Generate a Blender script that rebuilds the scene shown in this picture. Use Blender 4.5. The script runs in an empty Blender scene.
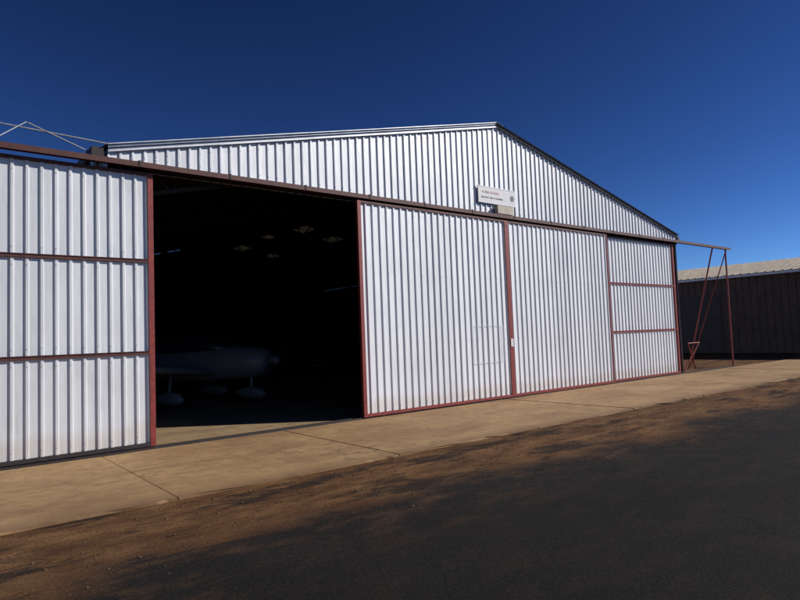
import bpy, bmesh, math, random
from mathutils import Vector, Matrix
random.seed(7)
scene = bpy.context.scene
D=10.4413; CH=1.6549; HEAD=0.6812; PITCH=0.0609; ROLL=0.0379; FPX=601.9
XL=2.435; XR=21.337; XC=11.886; EAVE=4.915; APEX=7.138; DEEP=24.0
DH=4.6
def roofz(x): return APEX-(APEX-EAVE)*abs(x-XC)/(XR-XC)

# ------------------------------------------------------------ materials
def newmat(name):
    m=bpy.data.materials.new(name); m.use_nodes=True
    nt=m.node_tree; return m,nt,nt.nodes["Principled BSDF"]
def N(nt,t,**k):
    n=nt.nodes.new(t)
    for a,v in k.items(): setattr(n,a,v)
    return n
def noise(nt,scale,detail=4,rough=.6,vec=None,mscale=None,dist=0):
    n=N(nt,'ShaderNodeTexNoise'); n.inputs['Scale'].default_value=scale
    n.inputs['Detail'].default_value=detail; n.inputs['Roughness'].default_value=rough; n.inputs['Distortion'].default_value=dist
    tc=N(nt,'ShaderNodeTexCoord'); mp=N(nt,'ShaderNodeMapping')
    nt.links.new(tc.outputs['Object'],mp.inputs[0])
    if mscale: mp.inputs['Scale'].default_value=mscale
    nt.links.new(mp.outputs[0],n.inputs['Vector'])
    return n
def ramp(nt,src,stops):
    r=N(nt,'ShaderNodeValToRGB'); els=r.color_ramp.elements
    while len(els)>1: els.remove(els[-1])
    els[0].position=stops[0][0]; els[0].color=tuple(stops[0][1])+(1,)
    for p,c in stops[1:]:
        e=els.new(p); e.color=tuple(c)+(1,)
    nt.links.new(src,r.inputs[0]); return r
def g(v): return (v,v,v)
def mix(nt,fac,a,b,mode='MIX'):
    m=N(nt,'ShaderNodeMix',data_type='RGBA',blend_type=mode)
    for s,v in ((m.inputs[0],fac),(m.inputs[6],a),(m.inputs[7],b)):
        if hasattr(v,'is_linked') or hasattr(v,'links'): nt.links.new(v,s)
        elif isinstance(v,tuple): s.default_value=v+(1,) if len(v)==3 else v
        else: s.default_value=v
    return m.outputs[2]
def math_(nt,op,a,b=None,c=None):
    m=N(nt,'ShaderNodeMath',operation=op)
    for i,v in enumerate((a,b,c)):
        if v is None: continue
        if hasattr(v,'links'): nt.links.new(v,m.inputs[i])
        else: m.inputs[i].default_value=v
    return m.outputs[0]
def bump(nt,b,h,strength,dist):
    n=N(nt,'ShaderNodeBump'); n.inputs['Strength'].default_value=strength; n.inputs['Distance'].default_value=dist
    nt.links.new(h,n.inputs['Height']); nt.links.new(n.outputs[0],b.inputs['Normal'])

def simple(name,col,rough=.6,metal=0,var=.25,scale=6,bmp=0):
    m,nt,b=newmat(name)
    n=noise(nt,scale,5)
    r=ramp(nt,n.outputs[0],[(.3,tuple(c*(1-var) for c in col)),(.7,tuple(min(1,c*(1+var)) for c in col))])
    nt.links.new(r.outputs[0],b.inputs['Base Color'])
    b.inputs['Roughness'].default_value=rough; b.inputs['Metallic'].default_value=metal
    if bmp: bump(nt,b,n.outputs[0],bmp,.02)
    return m

def sheetmat(name,base,metal,tint,dirt=.5):
    m,nt,b=newmat(name)
    tc=N(nt,'ShaderNodeTexCoord'); sx=N(nt,'ShaderNodeSeparateXYZ'); nt.links.new(tc.outputs['Object'],sx.inputs[0])
    fl=math_(nt,'FLOOR',math_(nt,'DIVIDE',sx.outputs[0],0.764))
    wn=N(nt,'ShaderNodeTexWhiteNoise',noise_dimensions='1D'); nt.links.new(fl,wn.inputs['W'])
    r1=ramp(nt,wn.outputs[0],[(0,g(base*.93)),(1,g(base*1.04))])
    st=noise(nt,3.0,6,.65,mscale=(9,9,.35))
    r2=ramp(nt,st.outputs[0],[(.30,g(.78)),(.5,g(1)),(.75,g(1.03))])
    c=mix(nt,dirt,r1.outputs[0],r2.outputs[0],'MULTIPLY')
    bl=noise(nt,1.1,7,.7)
    r3=ramp(nt,bl.outputs[0],[(.33,(.84,.82,.80)),(.5,(1,1,1))])
    c=mix(nt,dirt*.6,c,r3.outputs[0],'MULTIPLY')
    dn=math_(nt,'ADD',sx.outputs[2],math_(nt,'MULTIPLY',bl.outputs[0],-.5))
    r4=ramp(nt,dn,[(0.0,(.84,.74,.64)),(.18,(1,1,1))])
    c=mix(nt,.55,c,r4.outputs[0],'MULTIPLY')
    c=mix(nt,1.0,c,tint,'MULTIPLY')
    nt.links.new(c,b.inputs['Base Color'])
    b.inputs['Metallic'].default_value=metal
    rr=ramp(nt,bl.outputs[0],[(.3,g(.42)),(.7,g(.55))]); nt.links.new(rr.outputs[0],b.inputs['Roughness'])
    oc=noise(nt,1.6,2,.5,mscale=(2.2,2.2,.8))
    bump(nt,b,oc.outputs[0],.22,.05)
    return m
M_gable=sheetmat("gable_sheet",.66,.12,(.94,.96,1.0),.4)
M_door=sheetmat("door_sheet",.74,.08,(.94,.96,1.0),.4)
M_doorL=sheetmat("door_sheet_old",.64,.15,(.94,.965,1.0),.55)
M_innershade=simple("shade_dark_inner_sheet",(.012,.012,.013),.9)  # near-black colour puts the interior's deep shade into the inner faces
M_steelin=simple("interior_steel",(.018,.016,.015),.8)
M_red=simple("red_oxide_paint",(.19,.024,.017),.55,0,.35,14,.1)
M_reddk=simple("weathered_red_oxide",(.070,.018,.014),.65,0,.4,12,.1)
M_dark=simple("dark_steel",(.022,.014,.014),.7,0,.4,10)
M_flash=simple("galvanised_flashing",(.50,.51,.54),.45,.3,.2,4)
M_tube=simple("grey_tube",(.28,.28,.31),.5,.3,.2,10)
M_white=simple("white_paint",(.60,.59,.59),.4,0,.05,5)
M_black=simple("black_paint",(.06,.06,.07),.5)
M_text=simple("red_lettering",(.36,.09,.09),.5)
M_blue=simple("blue_emblem",(.07,.08,.14),.5)
M_box=simple("cream_box",(.40,.35,.27),.6,0,.2,8)
M_roof=simple("roof_sheet",(.45,.45,.47),.5,.3,.25,2)
M_tyre=simple("rubber",(.015,.015,.015),.8)

def translucent():
    m,nt,b=newmat("fibreglass_rooflight")
    out=nt.nodes["Material Output"]; t=N(nt,'ShaderNodeBsdfTranslucent')
    n=noise(nt,3,4); r=ramp(nt,n.outputs[0],[(.35,(.008,.007,.005)),(.65,(.030,.025,.017))]); nt.links.new(r.outputs[0],t.inputs[0])
    b.inputs['Base Color'].default_value=(.3,.28,.2,1)
    mx=N(nt,'ShaderNodeMixShader'); mx.inputs[0].default_value=.5
    nt.links.new(b.outputs[0],mx.inputs[1]); nt.links.new(t.outputs[0],mx.inputs[2]); nt.links.new(mx.outputs[0],out.inputs[0])
    return m
M_sky=translucent()

def concrete(name,dark,light,stain):
    m,nt,b=newmat(name)
    a=noise(nt,.55,8,.65); c=noise(nt,5,8,.7); f=noise(nt,60,4,.7)
    r=ramp(nt,a.outputs[0],[(.32,dark),(.66,light)])
    r2=ramp(nt,c.outputs[0],[(.30,(.60,.54,.46)),(.55,(1,1,1))])
    col=mix(nt,.85,r.outputs[0],r2.outputs[0],'MULTIPLY')
    r3=ramp(nt,f.outputs[0],[(.3,g(.82)),(.7,g(1.1))])
    col=mix(nt,1,col,r3.outputs[0],'MULTIPLY')
    s=noise(nt,.9,5,.6,dist=.6,mscale=(.6,1.5,1)); r4=ramp(nt,s.outputs[0],[(.48,g(0)),(.68,g(1))])
    col=mix(nt,math_(nt,'MULTIPLY',r4.outputs[0],.65),col,stain)
    v=N(nt,'ShaderNodeTexVoronoi',feature='DISTANCE_TO_EDGE'); v.inputs['Scale'].default_value=.36
    tc=N(nt,'ShaderNodeTexCoord'); nn=noise(nt,1.6,5,.6)
    ad=N(nt,'ShaderNodeVectorMath',operation='MULTIPLY_ADD'); nt.links.new(nn.outputs[1],ad.inputs[0]); ad.inputs[1].default_value=(.8,.8,.8); nt.links.new(tc.outputs['Object'],ad.inputs[2])
    nt.links.new(ad.outputs[0],v.inputs['Vector'])
    cr=ramp(nt,v.outputs['Distance'],[(0,g(1)),(.007,g(0))])
    crm=ramp(nt,a.outputs[0],[(.46,g(0)),(.56,g(.6))])
    col=mix(nt,math_(nt,'MULTIPLY',cr.outputs[0],crm.outputs[0]),col,(.07,.045,.025))
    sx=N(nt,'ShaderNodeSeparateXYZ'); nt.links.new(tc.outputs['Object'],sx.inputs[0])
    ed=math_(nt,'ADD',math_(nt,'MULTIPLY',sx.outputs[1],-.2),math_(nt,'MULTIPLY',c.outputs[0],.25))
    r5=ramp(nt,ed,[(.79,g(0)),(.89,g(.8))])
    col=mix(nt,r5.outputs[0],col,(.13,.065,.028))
    nt.links.new(col,b.inputs['Base Color']); b.inputs['Roughness'].default_value=.85
    h=math_(nt,'ADD',math_(nt,'MULTIPLY',f.outputs[0],.3),math_(nt,'MULTIPLY',c.outputs[0],.7))
    bump(nt,b,h,.35,.02)
    return m
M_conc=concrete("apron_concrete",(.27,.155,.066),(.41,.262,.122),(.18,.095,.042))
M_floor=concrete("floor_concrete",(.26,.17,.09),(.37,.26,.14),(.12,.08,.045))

def groundmat():
    m,nt,b=newmat("asphalt_and_dirt")
    tc=N(nt,'ShaderNodeTexCoord'); sx=N(nt,'ShaderNodeSeparateXYZ'); nt.links.new(tc.outputs['Object'],sx.inputs[0])
    big=noise(nt,.45,7,.62); mid=noise(nt,2.2,9,.74,mscale=(.6,1.3,1)); fine=noise(nt,38,5,.75); vf=noise(nt,120,3,.7)
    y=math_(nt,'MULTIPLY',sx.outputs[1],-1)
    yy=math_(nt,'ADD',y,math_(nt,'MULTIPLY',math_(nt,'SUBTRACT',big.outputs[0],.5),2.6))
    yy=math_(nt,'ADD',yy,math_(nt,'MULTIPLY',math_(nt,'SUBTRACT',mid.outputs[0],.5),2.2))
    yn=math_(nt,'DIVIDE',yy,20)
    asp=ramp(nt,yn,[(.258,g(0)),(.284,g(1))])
    dirt=ramp(nt,mid.outputs[0],[(.28,(.045,.021,.011)),(.47,(.13,.062,.026)),(.68,(.26,.140,.062))])
    d2=ramp(nt,fine.outputs[0],[(.3,g(.45)),(.7,g(1.25))])
    dcol=mix(nt,1,dirt.outputs[0],d2.outputs[0],'MULTIPLY')
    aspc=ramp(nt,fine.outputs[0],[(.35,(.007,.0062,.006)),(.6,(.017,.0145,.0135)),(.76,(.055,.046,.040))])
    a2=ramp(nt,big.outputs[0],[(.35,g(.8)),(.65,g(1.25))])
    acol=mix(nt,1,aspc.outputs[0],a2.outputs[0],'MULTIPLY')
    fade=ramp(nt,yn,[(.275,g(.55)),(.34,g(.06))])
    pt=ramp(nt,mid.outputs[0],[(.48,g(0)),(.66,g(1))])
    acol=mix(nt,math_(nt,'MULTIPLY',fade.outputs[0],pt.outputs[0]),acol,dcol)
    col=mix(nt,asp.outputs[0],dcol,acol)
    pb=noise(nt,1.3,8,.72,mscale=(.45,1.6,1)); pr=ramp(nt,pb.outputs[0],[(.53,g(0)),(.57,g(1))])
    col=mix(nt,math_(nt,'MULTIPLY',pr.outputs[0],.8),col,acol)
    v=N(nt,'ShaderNodeTexVoronoi',feature='DISTANCE_TO_EDGE'); v.inputs['Scale'].default_value=.9
    ad=N(nt,'ShaderNodeVectorMath',operation='MULTIPLY_ADD'); nt.links.new(mid.outputs[1],ad.inputs[0]); ad.inputs[1].default_value=(.6,.6,.6); nt.links.new(tc.outputs['Object'],ad.inputs[2])
    nt.links.new(ad.outputs[0],v.inputs['Vector'])
    cr=ramp(nt,v.outputs['Distance'],[(0,g(1)),(.010,g(0))])
    crf=math_(nt,'MULTIPLY',cr.outputs[0],ramp(nt,big.outputs[0],[(.46,g(0)),(.60,g(.5))]).outputs[0])
    col=mix(nt,crf,col,(.004,.003,.003))
    nt.links.new(col,b.inputs['Base Color']); b.inputs['Roughness'].default_value=.92
    b.inputs['Specular IOR Level'].default_value=.15
    h=math_(nt,'ADD',math_(nt,'MULTIPLY',fine.outputs[0],.6),math_(nt,'MULTIPLY',mid.outputs[0],1.5))
    h=math_(nt,'ADD',h,math_(nt,'MULTIPLY',vf.outputs[0],.3))
    h=math_(nt,'SUBTRACT',h,math_(nt,'MULTIPLY',crf,.4))
    bump(nt,b,h,.7,.04)
    return m
M_ground=groundmat()

# ------------------------------------------------------------ builders
def empty(name,loc=(0,0,0)):
    o=bpy.data.objects.new(name,None); o.location=loc; scene.collection.objects.link(o); return o
def link(name,bm,mat,parent=None,smooth=False,loc=None,rot=None):
    bmesh.ops.recalc_face_normals(bm,faces=bm.faces)
    me=bpy.data.meshes.new(name); bm.to_mesh(me); bm.free()
    for mm in (mat if isinstance(mat,list) else [mat]): me.materials.append(mm)
    if smooth:
        for p in me.polygons: p.use_smooth=True
    o=bpy.data.objects.new(name,me); scene.collection.objects.link(o)
    if parent: o.parent=parent
    if loc: o.location=loc
    if rot: o.rotation_euler=rot
    return o
def addbox(bm,x0,x1,y0,y1,z0,z1):
    vs=[bm.verts.new(p) for p in ((x0,y0,z0),(x1,y0,z0),(x1,y1,z0),(x0,y1,z0),(x0,y0,z1),(x1,y0,z1),(x1,y1,z1),(x0,y1,z1))]
    for f in ((0,3,2,1),(4,5,6,7),(0,1,5,4),(1,2,6,5),(2,3,7,6),(3,0,4,7)): bm.faces.new([vs[i] for i in f])
def box(name,dims,mat,parent=None,bev=0):
    bm=bmesh.new(); addbox(bm,*dims)
    if bev: bmesh.ops.bevel(bm,geom=bm.edges[:],offset=bev,segments=2,affect='EDGES')
    return link(name,bm,mat,parent)
def beam(bm,p,q,r,n=8):
    p=Vector(p);q=Vector(q); d=(q-p); L=d.length
    M=Matrix.Translation((p+q)/2)@d.to_track_quat('Z','Y').to_matrix().to_4x4()
    bmesh.ops.create_cone(bm,cap_ends=True,segments=n,radius1=r,radius2=r,depth=L,matrix=M)
def prism(bm,p,q,wd,ht):
    p=Vector(p);q=Vector(q); d=(q-p); L=d.length
    M=Matrix.Translation((p+q)/2)@d.to_track_quat('Z','Y').to_matrix().to_4x4()@Matrix.Diagonal((wd,ht,L,1))
    bmesh.ops.create_cube(bm,size=1,matrix=M)

PITCHR=0.191
def corr(name,x0,x1,y,zb,zt,mat,parent,depth=.028,splits=()):
    """ribbed sheet: flat pans with narrow trapezoid ribs standing out toward -y"""
    prof=[]
    k=math.floor(x0/PITCHR)-1
    while k*PITCHR<x1+PITCHR:
        b=k*PITCHR+random.uniform(-.002,.002); dd=depth*random.uniform(.9,1.08)
        for dx,dy in ((0,0),(.118,0),(.136,-dd),(.168,-dd),(.186,0)): prof.append((b+dx,dy))
        k+=1
    pts=[p for p in prof if x0<p[0]<x1]
    def dy_at(x):
        for a,b2 in zip(prof,prof[1:]):
            if a[0]<=x<=b2[0]:
                t=(x-a[0])/max(1e-6,b2[0]-a[0]); return a[1]+(b2[1]-a[1])*t
        return 0
    pts=[(x0,dy_at(x0))]+pts+[(x1,dy_at(x1))]
    for s in splits:
        pts.append((s,dy_at(s)))
    pts=sorted(set(pts))
    bm=bmesh.new()
    lo=[bm.verts.new((x,y+d,zb(x))) for x,d in pts]; hi=[bm.verts.new((x,y+d,zt(x))) for x,d in pts]
    for i in range(len(pts)-1): bm.faces.new((lo[i],lo[i+1],hi[i+1],hi[i]))
    return link(name,bm,mat,parent)
def screws(name,x0,x1,y,zs,parent,depth=.029):
    bm=bmesh.new(); k=math.ceil(x0/PITCHR)
    while k*PITCHR+.16<x1:
        cx=k*PITCHR+.152
        for z in zs:
            if random.random()<.12: continue
            zz=z(cx)+random.uniform(-.01,.01)
            bmesh.ops.create_cone(bm,cap_ends=True,segments=6,radius1=.008,radius2=.006,depth=.007,matrix=Matrix.Translation((cx+random.uniform(-.003,.003),y-depth-.003,zz))@Matrix.Rotation(math.pi/2,4,'X'))
        k+=1
    return link(name,bm,M_flash,parent)

# ------------------------------------------------------------ ground
bm=bmesh.new(); S=900
vs=[bm.verts.new(p) for p in ((-S,-S,-.03),(S,-S,-.03),(S,S,-.03),(-S,S,-.03))]; bm.faces.new(vs)
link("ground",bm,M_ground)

bm=bmesh.new(); J=2.262; step=3.1
xs=[J+step*i for i in range(-6,14)]
for i,(a,b_) in enumerate(zip(xs,xs[1:])):
    dz=random.uniform(-.006,.004)
    bb=bmesh.new(); e=random.uniform(-.03,.03)
    addbox(bb,a+.009,b_-.009,-3.70+e,-.27,-.12,dz)
    top=[ed for ed in bb.edges if all(v.co.z>-.05 for v in ed.verts) and all(v.co.y<-3 for v in ed.verts)]
    bmesh.ops.subdivide_edges(bb,edges=top,cuts=24)
    for v in bb.verts:
        if v.co.y<-3 and v.co.z>-.05 and a+.02<v.co.x<b_-.02: v.co.y+=random.uniform(-.008,.035)+(.06 if random.random()<.08 else 0)
    me=bpy.data.meshes.new("t"); bb.to_mesh(me); bb.free(); bm.from_mesh(me); bpy.data.meshes.remove(me)
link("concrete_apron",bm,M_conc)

bm=bmesh.new()
for i in range(2200):
    x=random.uniform(-3,30); y=-3.75-abs(random.gauss(0,.9)); s=random.choice([.004,.005,.006,.008,.010,.015])*random.uniform(.7,1.2)
    M=Matrix.Translation((x,y,-.03+s*.2))@Matrix.Rotation(random.uniform(0,6),4,'Z')@Matrix.Diagonal((s*random.uniform(.8,1.6),s,s*.6,1))
    bmesh.ops.create_icosphere(bm,subdivisions=1,radius=1,matrix=M)
link("gravel",bm,simple("stones",(.10,.055,.028),.9,0,.7,30))

# ------------------------------------------------------------ hangar
H=empty("aircraft_hangar")
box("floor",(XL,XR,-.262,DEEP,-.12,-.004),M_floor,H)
bm=bmesh.new()
for y in (-.235,-.115): addbox(bm,-2.2,25.4,y-.012,y+.012,-.02,.03)
link("floor_guide_channel",bm,M_dark,H)
corr("gable_sheeting",XL,XR,0.0,lambda x:DH-.03,lambda x:roofz(x)-.02,M_gable,H,splits=(XC,))
def wallx(name,x,mat,s):
    bm=bmesh.new()
    y=.0; prof=[]
    while y<DEEP:
        for dy,dx in ((0,0),(.118,0),(.134,.034),(.173,.034)): prof.append((y+dy,dx*s))
        y+=PITCHR
    prof=[p for p in prof if p[0]<DEEP]
    lo=[bm.verts.new((x+d,yy,0)) for yy,d in prof]; hi=[bm.verts.new((x+d,yy,EAVE-.03)) for yy,d in prof]
    for i in range(len(prof)-1): bm.faces.new((lo[i],lo[i+1],hi[i+1],hi[i]))
    link(name,bm,mat,H)
wallx("side_wall",XL,M_gable,-1); wallx("side_wall_far",XR,M_gable,1)
bm=bmesh.new()
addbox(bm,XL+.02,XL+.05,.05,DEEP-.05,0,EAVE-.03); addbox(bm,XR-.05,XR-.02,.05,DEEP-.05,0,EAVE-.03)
link("wall_shade_lining",bm,M_innershade,H)  # separate inner sheets added to darken the interior, shade in their colour
def gpoly(name,y0,y1,zb,mat,dz=-.06):
    bm=bmesh.new(); P=[(XL+.02,zb),(XR-.02,zb),(XR-.02,EAVE+dz),(XC,APEX+dz),(XL+.02,EAVE+dz)]
    a=[bm.verts.new((x,y0,z)) for x,z in P]; b=[bm.verts.new((x,y1,z)) for x,z in P]
    bm.faces.new(a); bm.faces.new(b[::-1])
    for i in range(5): bm.faces.new((a[i],a[(i+1)%5],b[(i+1)%5],b[i]))
    link(name,bm,mat,H)
gpoly("gable_shade_backing",.03,.06,DH-.02,M_innershade); gpoly("back_wall",DEEP-.04,DEEP,0,M_innershade)  # inner faces coloured near black for the interior shade
def slope(name,x0,x1,holes,off,mat):
    xs_=sorted(set([x0,x1]+[h[0] for h in holes]+[h[1] for h in holes])); ys_=sorted(set([-.12,DEEP+.15]+[h[2] for h in holes]+[h[3] for h in holes]))
    bm=bmesh.new()
    for a,b in zip(xs_,xs_[1:]):
        for c,d in zip(ys_,ys_[1:]):
            mx,my=(a+b)/2,(c+d)/2
            if any(h[0]<mx<h[1] and h[2]<my<h[3] for h in holes): continue
            vs=[bm.verts.new((x,y,roofz(x)+off)) for x,y in ((a,c),(b,c),(b,d),(a,d))]; bm.faces.new(vs)
    bmesh.ops.remove_doubles(bm,verts=bm.verts[:],dist=.001)
    return link(name,bm,mat,H)
holes=[(13.5,14.1,12.3,13.9),(15.0,15.6,12.4,13.8),(13.4,14.0,19.0,20.4),(15.0,15.6,18.6,19.8),(13.2,13.7,15.8,16.6)]
slope("roof_slope_left",XL-.06,XC,[],.03,M_roof); slope("roof_slope_right",XC,XR+.06,holes,.03,M_roof)
slope("roof_shade_lining_left",XL+.0,XC,[],-.02,M_innershade); slope("roof_shade_lining_right",XC,XR-.0,holes,-.02,M_innershade)  # added undersides, interior shade painted in as near-black colour
bm=bmesh.new()
for h in holes:
    vs=[bm.verts.new((x,y,roofz(x)+.005)) for x,y in ((h[0],h[2]),(h[1],h[2]),(h[1],h[3]),(h[0],h[3]))]; bm.faces.new(vs)
link("rooflights",bm,M_sky,H)
def barge(name,x0,x1,drop,top):
    bm=bmesh.new(); P=[]
    for x in (x0,x1):
        z=roofz(x) if XL<=x<=XR else EAVE
        P.append([bm.verts.new((x,y,z+dz)) for y,dz in ((-.075,-drop),(-.075,top),(.16,top),(.16,top-.02),(-.055,top-.02),(-.055,-drop))])
    a,b=P
    for i in range(6): bm.faces.new((a[i],a[(i+1)%6],b[(i+1)%6],b[i]))
    bm.faces.new(a); bm.faces.new(b[::-1])
    return link(name,bm,M_flash,H)
n=5
for i in range(n):
    a=XL-.02+(XC-XL+.02)*i/n; b=XL-.02+(XC-XL+.02)*(i+1)/n
    barge("barge_flashing_%d"%(i+1),max(a,XL),b-.004,.085+.003*(i%2),.055+.003*(i%2))
for i in range(n):
    a=XC+(XR-XC)*i/n; b=XC+(XR-XC)*(i+1)/n
    barge("barge_flashing_r%d"%(i+1),a+.002,b-.002,.05+.003*(i%2),.05+.003*(i%2))
bm=bmesh.new()
for sx_ in (-1,1):
    vs=[bm.verts.new(p) for p in ((XC,-.085,APEX+.075),(XC+sx_*.28,-.085,roofz(XC+.28)+.068),(XC+sx_*.28,DEEP+.1,roofz(XC+.28)+.068),(XC,DEEP+.1,APEX+.075))]; bm.faces.new(vs)
link("ridge_cap",bm,M_flash,H)
screws("gable_screws",XL+.1,XR-.1,0,(lambda x:DH+.22,lambda x:roofz(x)-.22),H)
bm=bmesh.new()
for x0,x1 in ((XL-.24,XL-.06),(XR+.06,XR+.2)):
    addbox(bm,x0,x1,-.05,DEEP,EAVE-.17,EAVE-.155); addbox(bm,x0,x0+.01,-.05,DEEP,EAVE-.155,EAVE-.02); addbox(bm,x1-.01,x1,-.05,DEEP,EAVE-.155,EAVE-.02)
    addbox(bm,x0+.011,x1-.011,-.05,-.04,EAVE-.154,EAVE-.02)
link("gutters",bm,M_dark,H)
bm=bmesh.new(); beam(bm,(XL-.14,.3,EAVE-.17),(XL-.14,.3,.1),.045); beam(bm,(XR+.14,.3,EAVE-.17),(XR+.14,.3,.1),.045)
link("downpipes",bm,M_flash,H)
RX0,RX1=-2.4,25.2
bm=bmesh.new()
addbox(bm,RX0,RX1,-.30,-.04,DH+.055,DH+.070); addbox(bm,RX0,RX1,-.31,-.301,DH-.015,DH+.072); addbox(bm,RX0,RX1,-.165,-.155,DH-.0,DH+.054)
link("door_header_rail",bm,M_reddk,H)
bm=bmesh.new(); addbox(bm,XL,XR,-.038,-.036,DH-.03,DH+.13); link("header_flashing",bm,M_dark,H)
bm=bmesh.new(); 
x=XL+.4
while x<XR: addbox(bm,x,x+.04,-.318,-.311,DH-.0,DH+.08); addbox(bm,x,x+.04,-.318,-.04,DH+.081,DH+.088); x+=1.55
link("rail_brackets",bm,M_dark,H)
bm=bmesh.new()
for y in (.35,6,12,18,23.6):
    addbox(bm,XL+.06,XL+.26,y-.08,y+.08,0,EAVE-.15); addbox(bm,XR-.26,XR-.06,y-.08,y+.08,0,EAVE-.15)
    for s in (-1,1):
        e=XC+s*(XR-XC-.1)
        prism(bm,(e,y,EAVE-.15),(XC,y,APEX-.16),.08,.16)
        prism(bm,(e,y,EAVE-.75),(XC,y,APEX-.8),.07,.07)
        for k in range(9):
            t=k/9; t2=(k+.5)/9; f=lambda t,o:(e+(XC-e)*t,y,EAVE-o+(APEX-EAVE)*t)
            prism(bm,f(t,.75),f(t2,.15),.04,.04); prism(bm,f(t2,.15),f((k+1)/9,.78),.04,.04)
for k in range(1,8):
    for s in (-1,1):
        x=XC+s*(XR-XC)*k/8; addbox(bm,x-.03,x+.03,.2,DEEP-.2,roofz(x)-.13,roofz(x)-.06)
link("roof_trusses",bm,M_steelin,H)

# ------------------------------------------------------------ doors
def door(name,x0,x1,yc,rails,mat,post,pw=.075,seed=0,edges=(1,1),botmat=None):
    E=empty(name)
    random.seed(seed)
    yf=yc-.052 if rails else yc-.045
    bm=bmesh.new()
    addbox(bm,x0,x0+pw*edges[0],yf,yc+.03,.035,DH-.06); addbox(bm,x1-pw*edges[1],x1,yf,yc+.03,.035,DH-.06)
    link("frame_stiles",bm,post,E)
    bm=bmesh.new()
    addbox(bm,x0+pw*edges[0],x1-pw*edges[1],yf+.003,yc+.03,.035,.035+.06)
    link("bottom_rail",bm,botmat or post,E)
    bm=bmesh.new(); addbox(bm,x0+pw*edges[0],x1-pw*edges[1],yf+.003,yc+.03,DH-.11,DH-.06); link("top_rail",bm,M_reddk,E)
    if rails:
        bm=bmesh.new()
        for z in rails:
            addbox(bm,x0+pw*edges[0],x1-pw*edges[1],yf+.004,yc+.03,z-.03,z+.03)
            addbox(bm,x0+pw*edges[0],x1-pw*edges[1],yf-.01,yf+.003,z+.018,z+.03)
        link("mid_rails",bm,M_reddk if x0<0 else M_red,E)
    corr("ribbed_sheet",x0+.03,x1-.03,yc,lambda x:.05,lambda x:DH-.07,mat,E)
    zs=[.2,1.5,3.0,4.35] if not rails else [.2,1.42,1.68,2.93,3.19,4.35]
    screws("sheet_screws",x0+.12,x1-.12,yc,[(lambda x,z=z:z) for z in zs],E)
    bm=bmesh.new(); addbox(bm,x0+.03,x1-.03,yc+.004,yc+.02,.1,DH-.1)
    link("shade_backing",bm,M_innershade,E)  # added sheet behind the door, coloured near black as interior shade
    bm=bmesh.new()
    for hx in (x0+.5,x1-.5):
        addbox(bm,hx-.03,hx+.03,yc-.01,yc+.01,DH-.059,DH+.0)
        beam(bm,(hx,yc-.03,.035),(hx,yc+.02,.035),.034,12)
    link("hangers",bm,M_dark,E)
    return E
YA,YB=-.235,-.115
A0=7.19; A1=11.83; B1=16.47; C1=20.79
door("sliding_door",-1.55,3.10,YB,(3.06,1.55),M_doorL,M_red,.085,1,botmat=M_dark)
dA=door("sliding_door",A0,A1-.0,YA,(),M_door,M_red,.085,2,edges=(1,.6))
dB=door("sliding_door",A1+.02,B1,YA+.012,(),M_door,M_red,.085,3,edges=(.9,.5))
door("sliding_door",B1-.05,C1,YB,(3.06,1.55),M_door,M_red,.085,4)
box("hasp_plate",(A1-.03,A1+.07,YA-.060,YA-.052,1.30,1.50),M_white,dA)
bm=bmesh.new()
X0,X1,Z0,Z1=10.55,11.55,.95,1.85
yy=YA-.034
for a in ((X0,X1,Z1-.010,Z1),(X0,X0+.010,Z0,Z1-.011),(X1-.010,X1,Z0,Z1-.011),(X0,X1,Z0-.011,Z0-.001)): addbox(bm,a[0],a[1],yy,yy+.004,a[2],a[3])
link("access_flap_outline",bm,M_flash,dA)

# ------------------------------------------------------------ outriggers
def outrigger(name,xa,xe,sg):
    E=empty(name)
    bm=bmesh.new()
    beam(bm,(xe,-.17,-.03),(xe,-.17,DH+.05),.032,10)
    beam(bm,(xe-sg*1.1,-.17,DH+.05),(xe-sg*1.45,.9,-.03),.028,10)
    beam(bm,(xe,-.17,DH-.1),(xe,1.5,-.03),.022,8)
    beam(bm,(xe-sg*2.4,.6,0),(xe-sg*1.5,.4,1.0),.025,8); beam(bm,(xe-sg*1.5,.6,0),(xe-sg*2.4,.4,1.0),.025,8)
    beam(bm,(xe-sg*2.4,.4,1.0),(xe-sg*1.5,.4,1.0),.02,8)
    link("posts",bm,M_red,E)
    return E
outrigger("door_track_outrigger",XR,25.0,1)
EL=outrigger("door_track_outrigger",XL,-2.2,-1)
bm=bmesh.new(); zt=EAVE+.27
beam(bm,(XL+.25,.25,EAVE+.14),(-2.3,.25,zt+.05),.014); beam(bm,(XL-.2,.1,EAVE-.1),(XL-1.1,.1,zt-.04),.012)
for k in range(4): beam(bm,(1.33-k*1.1,.2,zt),(.78-k*1.1,-.1,DH+.07),.009); beam(bm,(.78-k*1.1,-.1,DH+.07),(.23-k*1.1,.2,zt),.009)
link("top_truss",bm,M_tube,EL)

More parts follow.
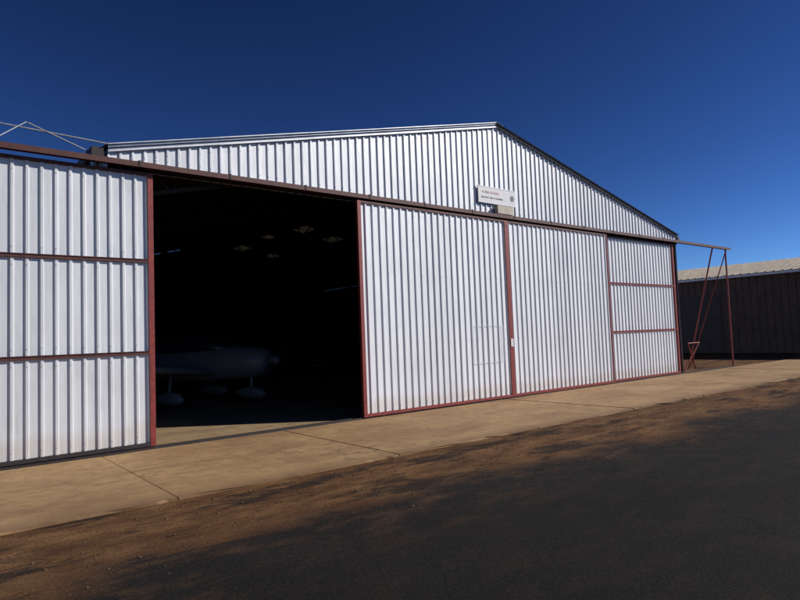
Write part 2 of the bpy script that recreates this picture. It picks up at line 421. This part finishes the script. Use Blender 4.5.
# ------------------------------------------------------------ sign
SG=empty("hangar_sign")
sx0,sx1,sz0,sz1=11.08,12.50,5.0,5.40
box("board",(sx0,sx1,-.075,-.05,sz0,sz1),M_white,SG,.004)
bm=bmesh.new()
for d in ((sx0-.01,sx1+.01,sz1-.0,sz1+.015),(sx0-.01,sx1+.01,sz0-.015,sz0)): addbox(bm,d[0],d[1],-.082,-.048,d[2],d[3])
link("edging",bm,M_flash,SG)
def text(s,x,z,size,mat):
    cu=bpy.data.curves.new("lettering",'FONT'); cu.body=s; cu.size=size; cu.extrude=.001; cu.materials.append(mat)
    o=bpy.data.objects.new("lettering",cu); scene.collection.objects.link(o); o.rotation_euler=(math.pi/2,0,0); o.location=(x,-.0775,z); o.parent=SG
text("FLYING SCHOOL",sx0+.14,sz0+.24,.085,M_text); text("AIRCRAFT HIRE & TRAINING",sx0+.10,sz0+.11,.065,M_black)
bm=bmesh.new(); bmesh.ops.create_cone(bm,cap_ends=True,segments=24,radius1=.08,radius2=.08,depth=.003,matrix=Matrix.Translation((sx1-.13,-.0775,sz0+.2))@Matrix.Rotation(math.pi/2,4,'X'))
link("emblem",bm,M_blue,SG)
LB=empty("junction_box")
box("case",(11.70,12.26,-.16,-.04,4.72,4.95),M_box,LB,.01)
box("lid",(11.68,12.28,-.175,-.162,4.73,4.94),M_box,LB,.004)

# ------------------------------------------------------------ light aircraft inside
AC=empty("light_aircraft",(6.2,6.25,0)); 
M_ac=simple("aircraft_paint",(.20,.195,.19),.35,0,.06,3)
M_can=simple("canopy_glass",(.02,.025,.03),.08,0,.1,3)
def loft(name,secs,mat,parent,n=20):
    bm=bmesh.new(); rings=[]
    for (x,zc,w,h) in secs:
        rings.append([bm.verts.new((x,w*math.copysign(abs(math.cos(a))**.8,math.cos(a)),zc+h*math.copysign(abs(math.sin(a))**.8,math.sin(a)))) for a in [2*math.pi*i/n for i in range(n)]])
    for r,s in zip(rings,rings[1:]):
        for i in range(n): bm.faces.new((r[i],r[(i+1)%n],s[(i+1)%n],s[i]))
    bm.faces.new(rings[0]); bm.faces.new(rings[-1][::-1])
    return link(name,bm,mat,parent,True)
loft("fuselage",[(2.12,1.13,.20,.22),(2.0,1.12,.36,.36),(1.5,1.12,.48,.44),(.9,1.12,.53,.48),(0,1.12,.55,.50),(-1,1.12,.50,.46),(-2.2,1.18,.33,.33),(-3.4,1.26,.18,.21),(-4.3,1.33,.07,.12)],M_ac,AC)
loft("canopy",[(1.0,1.52,.30,.05),(.6,1.58,.44,.28),(.1,1.6,.48,.38),(-.6,1.58,.46,.38),(-1.2,1.52,.38,.28),(-1.8,1.45,.2,.08)],M_can,AC)
loft("spinner",[(2.14,1.13,.17,.17),(2.28,1.13,.13,.13),(2.42,1.13,.03,.03)],M_ac,AC,12)
def wing(name,y0,y1,xr,c0,c1,z0,z1,t,mat=M_ac,sweep=0,vert=False):
    bm=bmesh.new(); rs=[]
    for y,c,z,x in ((y0,c0,z0,xr),(y1,c1,z1,xr-sweep)):
        pr=[(0,0),(.05,.4),(.25,.6),(.6,.42),(1,0.02),(1,-.02),(.6,-.22),(.25,-.32),(.05,-.25)]
        rs.append([bm.verts.new((x-u*c,y,z+v*t*c) if not vert else (x-u*c,v*t*c,y)) for u,v in pr])
    a,b=rs; k=len(a)
    for i in range(k): bm.faces.new((a[i],a[(i+1)%k],b[(i+1)%k],b[i]))
    bm.faces.new(a); bm.faces.new(b[::-1])
    return link(name,bm,mat,AC)
wing("wing_left",.45,4.6,.75,1.6,1.15,.86,1.22,.15); wing("wing_right",-.45,-4.6,.75,1.6,1.15,.86,1.22,.15)
wing("tailplane_left",.05,1.6,-3.5,.85,.6,1.35,1.38,.1); wing("tailplane_right",-.05,-1.6,-3.5,.85,.6,1.35,1.38,.1)
wing("fin",1.4,2.5,-3.1,1.2,.6,0,0,.1,sweep=.55,vert=True)
for i,(x,y) in enumerate(((1.55,0),(-.15,1.3),(-.15,-1.3))):
    bm=bmesh.new(); bmesh.ops.create_cone(bm,cap_ends=True,segments=20,radius1=.2,radius2=.2,depth=.13,matrix=Matrix.Translation((x,y,.2))@Matrix.Rotation(math.pi/2,4,'X'))
    bmesh.ops.bevel(bm,geom=bm.edges[:],offset=.03,segments=2,affect='EDGES'); link("wheel_%d"%(i+1),bm,M_tyre,AC,True)
    loft("wheel_fairing_%d"%(i+1),[(.42,.24,.02,.03),(.3,.26,.11,.14),(0,.29,.14,.18),(-.3,.29,.08,.1),(-.55,.3,.01,.02)],M_ac,AC,14).location=(x,y,0)
    bm=bmesh.new(); beam(bm,(x,y,.4),(x,y*.9,.9),.045); link("gear_leg_%d"%(i+1),bm,M_ac,AC)
bm=bmesh.new()
for s in (-1,1):
    for k in range(6):
        r0,r1=.1+.14*k,.1+.14*(k+1); w0=.12*(1-.12*k); prism(bm,(2.24,s*r0*.94,1.13+s*r0*.34),(2.24,s*r1*.94,1.13+s*r1*.34),.02,w0)
link("propeller",bm,M_black,AC)
AC.rotation_euler=(0,0,math.radians(-48))

# ------------------------------------------------------------ neighbouring shed
SH=empty("neighbouring_shed")
M_shw=simple("shed_wall",(.095,.062,.050),.8,0,.3,3); M_shr=simple("shed_roof",(.40,.34,.26),.6,.1,.3,2)
sx=36.5; sy0,sy1=-9.0,38.0; ez=4.5; rz=5.7; sw=14
bm=bmesh.new()
y=sy0; pr=[]
while y<sy1: pr+=[(y,0),(y+.2,0),(y+.24,-.04),(y+.34,-.04)]; y+=.38
lo=[bm.verts.new((sx+d,yy,0)) for yy,d in pr]; hi=[bm.verts.new((sx+d,yy,ez)) for yy,d in pr]
for i in range(len(pr)-1): bm.faces.new((lo[i],lo[i+1],hi[i+1],hi[i]))
link("ribbed_wall",bm,M_shw,SH)
bm=bmesh.new()
for yy in (sy0,sy1-.5):
    P=[(sx+.05,0),(sx+sw-.05,0),(sx+sw-.05,ez),(sx+sw/2,rz),(sx+.05,ez)]
    a=[bm.verts.new((x,yy,z)) for x,z in P]; bm.faces.new(a)
addbox(bm,sx+sw-.1,sx+sw,sy0,sy1-.5,0,ez)
link("end_walls",bm,M_shw,SH)
bm=bmesh.new()
y=sy0-.3; pr=[]
while y<sy1: pr+=[(y,0),(y+.25,0),(y+.28,.025),(y+.36,.025),(y+.39,0)]; y+=.42
for xa,za,xb,zb in ((sx-.5,ez-.08,sx+sw/2,rz),(sx+sw+.5,ez-.08,sx+sw/2,rz+.001)):
    lo=[bm.verts.new((xa,yy,za+d)) for yy,d in pr]; hi=[bm.verts.new((xb,yy,zb+d)) for yy,d in pr]
    for i in range(len(pr)-1): bm.faces.new((lo[i],lo[i+1],hi[i+1],hi[i]))
link("ribbed_roof",bm,M_shr,SH)
bm=bmesh.new(); addbox(bm,sx-.62,sx-.5,sy0-.3,sy1,ez-.24,ez-.11); link("eaves_gutter",bm,M_flash,SH)
bm=bmesh.new()
yy=sy0+3
while yy<sy1-4: addbox(bm,sx-.08,sx-.045,yy,yy+3.4,.02,3.4); yy+=11
link("roller_doors",bm,simple("shed_door_paint",(.05,.04,.037),.7,0,.3,2),SH)

# ------------------------------------------------------------ sky, sun
EL_=math.radians(31); sd=Vector((.79,-.61,0)).normalized()*math.cos(EL_); sd.z=math.sin(EL_)
w=bpy.data.worlds.new("World"); scene.world=w; w.use_nodes=True; nt=w.node_tree; bg=nt.nodes["Background"]
st=nt.nodes.new('ShaderNodeTexSky'); st.sky_type='NISHITA'; st.sun_disc=False; st.sun_elevation=EL_; st.sun_rotation=math.atan2(.79,-.61)
st.altitude=1600; st.air_density=.8; st.dust_density=.2; st.ozone_density=5
gm=nt.nodes.new('ShaderNodeGamma'); gm.inputs[1].default_value=1.75
mu=nt.nodes.new('ShaderNodeMix'); mu.data_type='RGBA'; mu.blend_type='MULTIPLY'; mu.inputs[0].default_value=1
k=.38; mu.inputs[7].default_value=(k*1.05,k*1.0,k*.97,1)
nt.links.new(st.outputs[0],gm.inputs[0]); nt.links.new(gm.outputs[0],mu.inputs[6]); nt.links.new(mu.outputs[2],bg.inputs[0]); bg.inputs[1].default_value=.06
L=bpy.data.lights.new("sun",'SUN'); L.energy=5; L.angle=math.radians(.5); L.color=(1,.95,.88)
lo=bpy.data.objects.new("sun",L); scene.collection.objects.link(lo); lo.rotation_euler=sd.to_track_quat('Z','Y').to_euler(); lo.location=(10,-20,30)

# ------------------------------------------------------------ camera
F=Vector((math.sin(HEAD)*math.cos(PITCH),math.cos(HEAD)*math.cos(PITCH),math.sin(PITCH)))
R0=Vector((math.cos(HEAD),-math.sin(HEAD),0)); U0=R0.cross(F)
U=math.cos(ROLL)*U0+math.sin(ROLL)*R0; R=math.cos(ROLL)*R0-math.sin(ROLL)*U0
cam=bpy.data.objects.new("camera",bpy.data.cameras.new("camera")); scene.collection.objects.link(cam)
cam.matrix_world=Matrix(((R.x,U.x,-F.x,0),(R.y,U.y,-F.y,-D),(R.z,U.z,-F.z,CH),(0,0,0,1)))
cam.data.sensor_width=36; cam.data.lens=FPX/800*36; cam.data.clip_end=3000; cam.data.clip_start=.05
scene.camera=cam
scene.view_settings.view_transform='Standard'; scene.view_settings.look='None'; scene.view_settings.exposure=0
